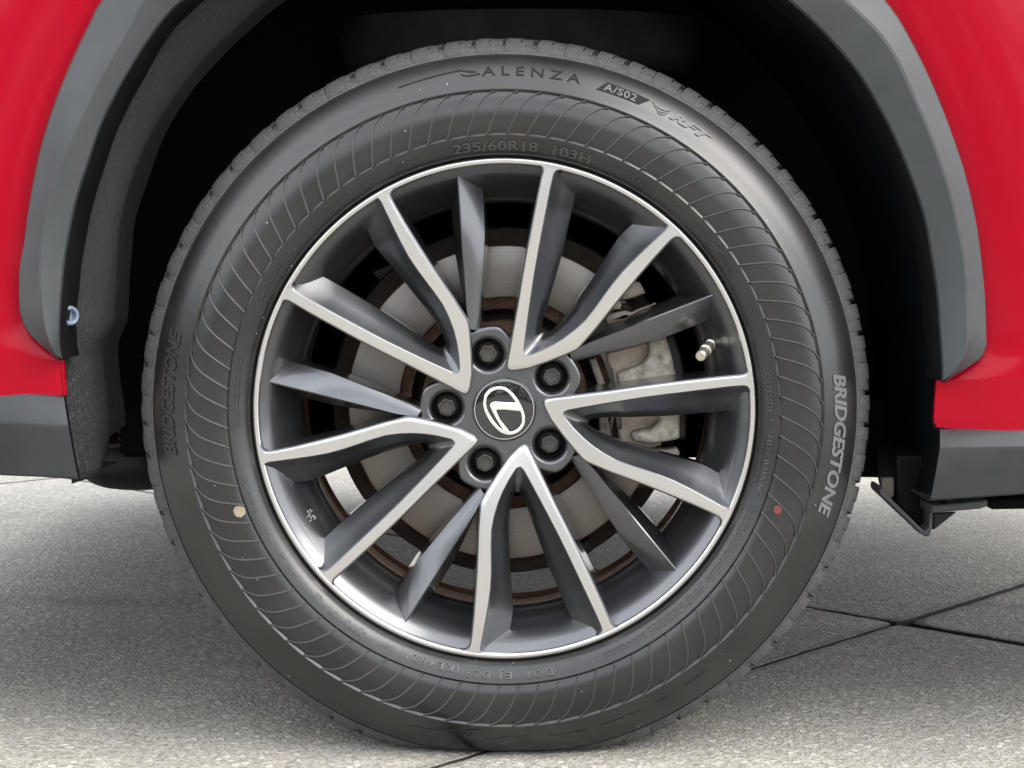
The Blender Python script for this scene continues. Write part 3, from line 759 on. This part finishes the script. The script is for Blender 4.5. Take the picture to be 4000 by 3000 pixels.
# ---- brake
bd = lathe('brake_disc', [(.1640, .1020), (.1636, .0985), (.1625, .0980), (.1110, .0980), (.1098, .0985), (.1095, .1045), (.1095, .1060)], car, [DISC, RUST], 180, 30, [1, 1, 0, 1, 1, 1]); bd.location = (0, 0, AXH)
lathe('disc_inner_face', [(.1638, .1130), (.1640, .1160), (.1625, .1190), (.1000, .1190), (.0980, .1130), (.1638, .1130)], bd, RUST, 120, 30)
lathe('rusty_band', [(.1094, .0992), (.1085, .1000), (.0985, .1010), (.0970, .1060), (.0970, .115)], bd, RUST, 120, 40)
lathe('disc_hat', [(.0870, .1150), (.0862, .0860), (.0850, .0840), (.0840, .0835), (.0835, .0800), (.0815, .0785), (.0810, .0730), (.0780, .0715), (.0775, .0660), (.0730, .0640), (.0300, .0640)], bd, RUST, 120, 25)
# vent vanes between the two faces
vv = []; vf = []
for k in range(44):
    a = 2*math.pi*k/44; b0 = len(vv)
    for r in (.1, .162):
        for da, y in ((-.008, .103), (.008, .103), (.008, .1135), (-.008, .1135)): vv.append(P(a + da*.1/r, r, y))
    vf += [(b0, b0+1, b0+5, b0+4), (b0+1, b0+2, b0+6, b0+5), (b0+2, b0+3, b0+7, b0+6), (b0+3, b0, b0+4, b0+7), (b0+4, b0+5, b0+6, b0+7)]
from_pd('vent_vanes', vv, vf, bd, RUST, None)
shield = lathe('dust_shield', [(.176, .134), (.183, .133), (.184, .128), (.182, .123), (.176, .122), (.05, .122)], car, M_rust('dark_rust', (.018, .013, .011), (.035, .024, .018), (.06, .042, .032)), 96, 40); shield.location = (0, 0, AXH)
def Fz(pts, y):
    return [(lambda p: (p.x, p.z))(U(x, yy, y)) for x, yy in pts]
c3 = lambda pts: [(2250 + x/2.7655, 1100 + y/2.7655) for x, y in pts]
c4 = lambda pts: [(2250 + x/3.016, 1550 + y/3.016) for x, y in pts]
cal = part('brake_caliper', .2, .08, AXH)
def cp(name, pts, y, half, bev, mat):
    o = extrude2d(name, [Fz(pts, y-half)], y, half, bev, car, mat, 3, 40)
    o.parent = cal; o.location = (-.2, -.08, -AXH); return o
cp('caliper_housing', c3([(785, 700), (800, 640), (975, 585), (1030, 760), (1100, 1065)]) + c4([(1228, 235), (1228, 492), (1180, 512), (1080, 530), (900, 560), (760, 546), (690, 520), (650, 470), (664, 425), (760, 395), (860, 378), (950, 320), (985, 250)]) + c3([(470, 1180), (455, 1080), (450, 1000), (480, 968), (620, 930), (720, 880), (780, 800)]), .088, .022, .006, CAST)
cp('caliper_side', c3([(960, 580), (1066, 568), (1142, 830), (1150, 885), (1192, 1056), (1192, 1180)]) + c4([(1312, 240), (1300, 480), (1272, 508), (1200, 510), (1180, 240)]), .105, .022, .004, DKMET)
cp('anchor_plate', c3([(325, 775), (775, 655), (830, 800), (860, 1000)]) + c4([(1010, 240), (1010, 470), (1000, 575), (880, 600), (690, 625), (625, 605), (560, 590), (510, 540), (530, 500), (500, 430), (495, 385), (535, 370), (520, 235)]) + c3([(415, 1130), (390, 950), (345, 890)]), .100, .016, .003, TAN)
cp('brake_pad', c3([(140, 845), (212, 820), (330, 1140), (360, 1480)]) + c4([(375, 245), (425, 530), (280, 470), (270, 250)]) + c3([(245, 1140), (180, 960)]), .102, .010, .002, CAST)
cp('caliper_spring', c4([(450, 240), (470, 240), (495, 480), (500, 530), (440, 530), (425, 420)]) , .100, .006, .002, DKMET)
cp('upper_bracket', c3([(600, -10), (690, 5), (730, 70), (755, 125), (650, 165), (540, 195), (480, 190), (520, 110)]), .090, .012, .004, TAN)
cp('guide_lever', c3([(318, 410), (345, 362), (440, 330), (540, 310), (600, 330), (740, 285), (860, 225), (890, 268), (640, 360), (370, 470), (330, 450)]), .082, .008, .004, TAN)
cp('upper_block', c3([(470, 200), (495, 250), (480, 300), (380, 305), (420, 240)]), .086, .009, .003, TAN)
cp('guide_pin', c3([(480, 240), (570, 230), (640, 330), (560, 320), (420, 330)]), .092, .010, .004, DKMET)
cp('lower_boss', c4([(905, 640), (990, 615), (1060, 625), (1190, 600), (1228, 655), (1205, 780), (1100, 770), (940, 710)]), .108, .012, .004, TAN)
cp('lower_lug', c4([(520, 960), (620, 985), (860, 1072), (800, 1085), (690, 1070), (600, 1040)]), .112, .010, .003, RUST)
cA = lambda pts: [(1900 + x/1.844, 600 + y/1.844) for x, y in pts]
cp('pad_edge', cA([(778, 900), (735, 925), (665, 1000), (640, 1060), (600, 1150), (550, 1230), (590, 1235), (650, 1140), (705, 1045), (800, 925)]), .086, .009, .003, CAST)
cp('shield_tab', [(2258, 2130), (2298, 2108), (2318, 2150), (2280, 2172)], .118, .008, .001, BLK)
# knuckle, arm and damper behind the brake
kn = tube('lower_arm', [(.05, .16, AXH-.10), (.02, .30, AXH-.06), (0, .7, AXH-.03)], [.035, .03, .03], car, UNDER, 12)
dm = tube('damper', [(-.05, .20, AXH-.06), (-.04, .22, AXH+.15), (-.03, .23, AXH+.34)], [.024, .024, .026], car, UNDER, 14)
kb = tube('knuckle', [(0, .126, AXH), (0, .20, AXH), (0, .30, AXH)], [.10, .09, .05], car, UNDER, 20)
wr = lathe('spring_seat', [(.215, .20), (.222, .215), (.222, .235), (.210, .250), (.16, .255), (.05, .26)], car, LINER, 60, 50)
# coil spring seat hanging in the top of the wheel house
wr.data.materials[0] = M_plain('spring_seat_rubber', (.0075, .0075, .0085), .8, .6, 25, .4, .002, spec=.2)
wr.location = (0, 0, 0)
for q in wr.data.vertices: q.co = Vector((q.co.x*.9 + .015, .12 + (q.co.z+.2)*.35 + .05, 0.70 + (q.co.y-.2)*-1.2 + .06))
lab = from_pd('label', [U(1455, 1065, .19), U(1535, 1030, .19), U(1520, 1075, .19), U(1480, 1092, .19), U(1455, 1065, .192), U(1535, 1030, .192), U(1520, 1075, .192), U(1480, 1092, .192)], [(0, 1, 2, 3), (4, 7, 6, 5), (0, 4, 5, 1), (1, 5, 6, 2), (2, 6, 7, 3), (3, 7, 4, 0)], car, LABELM, None)

# ---- arch trim
NT_ = 90
inn_px = [(238, 1400), (229, 1362), (229, 1271), (235, 1169), (247, 1036), (271, 892), (301, 760), (344, 627), (386, 500), (446, 374), (500, 277), (567, 169), (639, 72), (711, 0), (960, -200), (1400, -385), (1900, -450), (2380, -395), (2800, -235), (3083, 0), (3188, 94), (3282, 195), (3362, 297), (3427, 405), (3485, 514), (3536, 629), (3579, 745), (3615, 861), (3640, 1000), (3662, 1145), (3673, 1289), (3682, 1405), (3684, 1488)]
cre_px = [(215, 1382), (190, 1330), (168, 1240), (158, 1130), (158, 980), (174, 860), (205, 747), (241, 639), (283, 530), (338, 416), (395, 300), (455, 190), (512, 90), (560, 0), (800, -280), (1330, -545), (1900, -610), (2460, -550), (3000, -300), (3304, 0), (3413, 101), (3499, 217), (3565, 362), (3622, 492), (3673, 629), (3716, 767), (3745, 897), (3767, 1000), (3778, 1140), (3782, 1280), (3778, 1370), (3730, 1450)]
out_px = [(238, 1412), (133, 1325), (96, 1277), (78, 1225), (74, 1151), (77, 1020), (90, 985), (105, 856), (127, 723), (154, 591), (187, 476), (223, 374), (265, 271), (307, 175), (362, 66), (398, 0), (650, -330), (1250, -640), (1900, -720), (2550, -650), (3150, -330), (3456, 0), (3528, 101), (3601, 239), (3666, 383), (3724, 535), (3767, 665), (3796, 781), (3818, 890), (3832, 1000), (3847, 1145), (3852, 1289), (3854, 1355), (3843, 1391), (3796, 1427), (3684, 1494)]
def anchored(px, y, n=(30, 34, 30)):
    """curve through the traced outline, sampled so that the sides correspond"""
    pts = [U(a, b, y) for a, b in px]
    s = spline(pts, 400)
    # split at the two crossings of the photo's top edge
    zt = U(711, 0, y).z
    i0 = next(i for i, p in enumerate(s) if p.z > zt); i1 = max(i for i, p in enumerate(s) if p.z > zt)
    return resamp(s[:i0+1], n[0])[:-1] + resamp(s[i0:i1+1], n[1])[:-1] + resamp(s[i1:], n[2])
inn, cre, outl = anchored(inn_px, -.018), anchored(cre_px, -.030), anchored(out_px, -.010)
def pushy(l, dy): return [p + Vector((0, dy, 0)) for p in l]
cen = Vector((0.0, 0, AXH + .02))
def shrink(l, d): return [p - Vector((p.x-cen.x, 0, p.z-cen.z)).normalized()*d for p in l]
r0 = pushy(shrink(outl, -.004), .016); r1 = pushy(outl, .002)
rows = [r0, pushy(outl, .004), outl, ml(outl, cre, .08, -.003), ml(outl, cre, .5, -.001), ml(outl, cre, .95), ml(cre, inn, .05), ml(cre, inn, .5, -.001), ml(cre, inn, .96), pushy(inn, .004), pushy(shrink(inn, -.004), .009)]
arch = grid('arch_trim', rows, car, CLAD, 22)
fla = grid('trim_flange', [pushy(shrink(inn, -.003), .006), pushy(shrink(inn, .001), .012), pushy(shrink(inn, .001), .058)], car, BLK, 40)
arch['label'] = 'grey plastic wheel arch trim'

# ---- red side panels round the arch
bx0, bx1, zb = -.95, 1.25, .98  # front end of the body cut short to let light under the right side
pts = []
exl = resamp([U(*q, -.010) for q in ((249, 1546), (243, 1480), (239, 1416))], 6); exr = resamp([U(*q, -.010) for q in ((3678, 1496), (3668, 1480), (3660, 1570), (3656, 1655), (3668, 1672))], 9)
edge = exl + outl + exr; N = len(edge); iL, iR = 29 + len(exl), 63 + len(exl)
zl, zr_ = U(0, 1516, -.006).z - .012, U(4000, 1646, -.006).z - .012
for i, p in enumerate(edge):
    if i <= iL: t = i/iL; b = Vector((bx0, 0, zl + (zb - zl)*t))
    elif i < iR: t = (i-iL)/(iR-iL); b = Vector((bx0 + (bx1-bx0)*t, 0, zb))
    else: t = (i-iR)/(N-1-iR); b = Vector((bx1, 0, zb + (zr_ - .05 - zb)*t))
    pts.append((p, b))
def yside(x, z, s):
    y = -.004 - .012*math.exp(-((z-.62)/.16)**2)*0
    return y
rows = []
for s in [0, .006, .02, .05, .09, .14, .2, .28, .38, .5, .65, .82, 1.0]:
    row = []
    for p, b in pts:
        q = p.lerp(b, s); d = (q-p).length
        roll = .007*math.exp(-d/.012)                       # rolled edge next to the trim
        y = -.006 + roll*.55 + .012*max(0, (q.z-.62)/.36)**1.5*.6 + .010*max(0, (.30-q.z)/.1) * 0
        y += -.010*math.exp(-((d-.085)/.05)**2)*.6          # soft flare round the arch
        if q.x < -.55: y += .5*(max(0, -.55-q.x))**2
        row.append(Vector((q.x, y, q.z)))
    rows.append(row)
rows.insert(0, [p + Vector((0, .005, 0)) for p in rows[0]])
body = grid('side_panel', rows, car, RED, 60); body['label'] = 'glossy red body side round the wheel arch'
# raised feature crease at the upper right door
zr = []
# ---- lower red corners under the trim, left bumper corner and right sill corner
def plate(name, front_px, y, thick, mat, bev=.004, smooth=40):
    return extrude2d(name, [Fz(front_px, y)], y + thick/2, thick/2, bev, car, mat, 3, smooth)
# left bumper cladding and right sill cladding: folded sections
def clad(name, top, fold, bot, ys_, endpx):
    rows = []
    t0 = [U(a, b, ys_[0]) for a, b in top]; t1 = [U(a, b, ys_[1]) for a, b in fold]; t2 = [U(a, b, ys_[2]) for a, b in bot]
    n = 24; t0, t1, t2 = resamp(t0, n), resamp(t1, n), resamp(t2, n)
    rows = [pushy(t0, .03), t0, ml(t0, t1, .06, -.0015), ml(t0, t1, .5, -.001), ml(t0, t1, .95), ml(t1, t2, .05), ml(t1, t2, .5, -.001), ml(t1, t2, .95), pushy(t2, .006), pushy(t2, .15)]
    return grid(name, rows, car, CLAD2, 25)
clad('bumper_cladding', [(-900, 1440), (-300, 1495), (0, 1519), (120, 1533), (251, 1549)], [(-900, 1650), (0, 1652), (120, 1655), (267, 1665)], [(-900, 1840), (-300, 1850), (0, 1860), (150, 1866), (306, 1876)], (-.006, -.022, -.008), None)
clad('sill_cladding', [(3670, 1677), (4000, 1651), (4400, 1625), (5400, 1570)], [(3672, 1750), (4000, 1748), (4400, 1744), (5400, 1730)], [(3634, 1960), (4000, 1934), (4400, 1912), (5400, 1860)], (-.004, -.026, -.012), None)
# end walls of both claddings
def wall(name, line, y0, y1, mat, bulge=0):
    a = [U(p, q, y0) for p, q in line]; n = 16; a = resamp(a, n)
    b = [p + Vector((bulge, y1-y0, 0)) for p in a]
    return grid(name, [a, ml(a, b, .03), ml(a, b, .5), b], car, mat, 60)
wall('bumper_return', [(237, 1405), (248, 1546), (266, 1664), (284, 1771), (306, 1876)], -.004, .004, BLK)
wall('sill_return', [(3686, 1490), (3668, 1478), (3656, 1655), (3670, 1677), (3673, 1796), (3655, 1904), (3634, 1960)], .030, .09, BLK)
# ---- wheel house liners
fl_l = spline([U(a, b, .036) for a, b in [(298, 1884), (289, 1784), (277, 1663), (259, 1555), (250, 1458), (250, 1390), (277, 1325), (298, 1271), (301, 1120), (312, 1000), (326, 850), (352, 740), (395, 600), (450, 470), (520, 350), (610, 225), (720, 100), (830, 0), (1000, -140), (1400, -330), (1900, -395)]], 70)
def back(l, y, d): return [Vector((p.x, y, p.z)) - Vector((p.x-cen.x, 0, p.z-cen.z)).normalized()*d for p in l]
rows = [pushy(l_, 0) for l_ in [back(fl_l, .030, -.003), fl_l, back(fl_l, .046, .004), back(fl_l, .075, .010), back(fl_l, .110, .011), back(fl_l, .150, .008), back(fl_l, .170, .002), back(fl_l, .176, -.012), back(fl_l, .30, -.016)]]
for r_ in rows[2:]:                                              # the flap narrows towards its lower end
    for i in range(3):
        k = (.60, .66, .85)[i]; r_[i].y = min(.036 + (r_[i].y - .036)*k, .036 + .134*k)
for i in range(len(rows)):                                       # lumpy felt
    rows[i] = [p + Vector((1, 0, .3))*(.003*noise.noise(p*16) if i > 1 else 0) for p in rows[i]]
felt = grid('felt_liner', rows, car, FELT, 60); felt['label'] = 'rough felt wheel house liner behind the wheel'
fr_l = spline([U(a, b, .036) for a, b in [(1900, -395), (2400, -345), (2800, -190), (3060, 20), (3250, 215), (3390, 425), (3500, 650), (3580, 880), (3620, 1080), (3650, 1300), (3664, 1500), (3662, 1700), (3650, 1850), (3620, 1948)]], 60)
rows = [back(fr_l, .020, -.015), back(fr_l, .034, -.003), fr_l, back(fr_l, .060, .004), back(fr_l, .11, .003), back(fr_l, .18, .010), back(fr_l, .20, .004), back(fr_l, .30, .004)]
lin = grid('arch_liner', rows, car, LINER, 50)
box('inner_wheel_wall', (-.46, .31, .262), (.46, .33, .95), car, UNDER, .004)
# screw clip on the trim flange
cb_ = U(270, 1233, .012) + Vector((.002, -.002, 0))
clp = lathe('trim_clip', [(.0001, .004), (.0050, .004), (.0056, .002), (.0062, -.001), (.0078, -.0016), (.0092, -.0008), (.0098, .001), (.0098, .005)], car, CLIP, 36, 40)
clp.location = cb_; clp.rotation_euler = (0, 0, R(50)); clp['label'] = 'pale blue trim clip in the arch flange'
# ---- aero deflector ahead of the wheel
df = part('air_deflector')
def dfp(name, pts, y, th, mat, bev=.002):
    o = extrude2d(name, [Fz(pts, y)], y + th/2, th/2, bev, car, mat, 2, 40); o.parent = df; return o
dfp('deflector_blade', [(3441, 1870), (3446, 1925), (3470, 1965), (3619, 2098), (3632, 2085), (3632, 1990), (3600, 1975), (3520, 1900), (3500, 1870)], .09, .006, BLK)
dfp('deflector_rib', [(3437, 1905), (3440, 1925), (3618, 2099), (3634, 2094), (3641, 2060), (3646, 1972), (3634, 1968), (3630, 2060), (3612, 2076), (3452, 1925), (3446, 1900)], .05, .045, CLAD, .003)
dfp('deflector_flange', [(3640, 1972), (3861, 1951), (3861, 1980), (3830, 1990), (3640, 2006)], .02, .05, CLAD, .004)
dfp('deflector_gusset', [(3646, 2006), (3735, 2002), (3648, 2070)], .055, .008, BLK, .001)
dfp('deflector_box', [(3500, 1760), (3600, 1760), (3625, 1960), (3620, 2040), (3520, 1960), (3508, 1900)], .11, .10, LINER, .004)
dfp('deflector_side', [(3442, 1868), (3507, 1868), (3507, 1925), (3478, 1950), (3448, 1924)], .085, .008, M_plain('dusty_brown_plastic', (.15, .12, .095), .7, .4, 60, .2), .001)
dfp('deflector_web', [(3500, 1780), (3660, 1780), (3640, 1965), (3630, 2080), (3600, 2070), (3500, 1975)], .075, .05, LINER, .004)
dfp('liner_skirt', [(3300, 1560), (3515, 1560), (3515, 1868), (3380, 1866), (3300, 1866)], .25, .05, UNDER, .004)
dfp('sill_underside', [(3850, 1948), (4300, 1920), (5400, 1870), (5400, 1950), (4300, 1985), (3880, 1992), (3860, 1975)], .04, .20, UNDER, .004)
# ---- exhaust and underbody at the left
mu = part('rear_muffler')
def tilt(name, c, rx, ry, rz, mat, power=2.6):
    bm = bmesh.new(); bmesh.ops.create_uvsphere(bm, u_segments=32, v_segments=18, radius=1)
    for q in bm.verts:
        s = [math.copysign(abs(t)**(2/power), t) for t in q.co]; q.co = Vector((c[0]+s[0]*rx, c[1]+s[1]*ry, c[2]+s[2]*rz))
    me = bpy.data.meshes.new(name); bm.to_mesh(me); bm.free(); return link(name, me, mu, [mat], 60)
mc = U(480, 1770, .45)
tilt('muffler_body', (mc.x+.02, .55, mc.z+.004), .085, .20, .055, MUF, 2.6)
tube('muffler_seam', [U(392, 1745, .33), U(480, 1735, .33), U(520, 1712, .33), U(560, 1690, .33), U(640, 1680, .33)], .003, mu, DKMET, 8)
tube('muffler_hanger', [U(470, 1700, .34), U(560, 1655, .36), U(640, 1650, .4)], .012, mu, M_plain('dark_red_paint', (.10, .008, .01), .5, .3, 40, .1), 8)
box('underbody', (-.90, .34, .262), (.42, 1.62, .40), car, UNDER, .02); box('floor_pan', (.43, .37, .44), (1.25, 1.70, .52), car, UNDER, .02)  # floor pan raised to let more light under the right side
box('rear_crossmember', (-.90, .09, .30), (-.47, .40, .55), car, UNDER, .02)
box('rear_shade_box', (-.9, .75, .19), (-.25, 1.6, .30), car, UNDER, .03)  # unseen low box, added to darken the ground under the rear
box('sill_box', (.47, .05, .275), (1.25, .36, .55), car, UNDER, .015)
# ---- rest of the body above and beyond the frame
prof = [(.012, .975), (.040, 1.02), (.075, 1.06), (.105, 1.075)]
top = [(.105, 1.075), (.125, 1.085), (.21, 1.36), (.26, 1.46)]
roof = [(.26, 1.46), (.32, 1.54), (.45, 1.60), (.93, 1.63), (1.41, 1.60), (1.54, 1.54), (1.60, 1.46)]
far = [(1.60, 1.46), (1.755, 1.075), (1.85, .97), (1.87, .62), (1.86, .42)]  # lower edge raised so light comes in from the far side
def sweep(name, pr, mat):
    xs = [-.95, -.7, 0, .7, 1.25]
    return grid(name, [[Vector((x, y, z)) for y, z in pr] for x in xs], car, mat, 40)
sweep('shoulder_panel', prof, RED); sweep('side_window', top, GLASS); sweep('roof_panel', roof, RED); sweep('far_side_panel', far, RED)
box('far_bumper_panel', (-.95, 1.80, .24), (-.35, 1.86, .43), car, CLAD2, .01)  # hangs low, out of view, to shade the ground under the rear
box('rear_valance', (-.95, .06, .225), (-.93, 1.80, .40), car, CLAD2, .004)  # unseen valance set low to keep light out under the rear
endp = [(.012, .36), (.012, .975), (.105, 1.075), (.26, 1.46), (.45, 1.60), (.93, 1.63), (1.41, 1.60), (1.60, 1.46), (1.755, 1.075), (1.85, .97), (1.87, .62), (1.85, .42)]
for nm, x in (('tailgate_panel', -.955), ('front_cut_panel', 1.254)):  # front one only closes the body where it is cut short for the light
    from_pd(nm, [(x, y, z) for y, z in endp] + [(x + (.02 if x > 0 else -.02), y, z) for y, z in endp], [tuple(range(12)), tuple(range(23, 11, -1))] + [(i, (i+1) % 12, 12+(i+1) % 12, 12+i) for i in range(12)], car, RED, 30)
# opposite wheel, mostly hidden behind this one
ot = lathe('opposite_tyre', [(.24, 1.62), (.30, 1.59), (.345, 1.62), (.3445, 1.68), (.3445, 1.80), (.30, 1.84), (.24, 1.82)], car, RUB, 64, 40); ot.location = (0, 0, AXH)
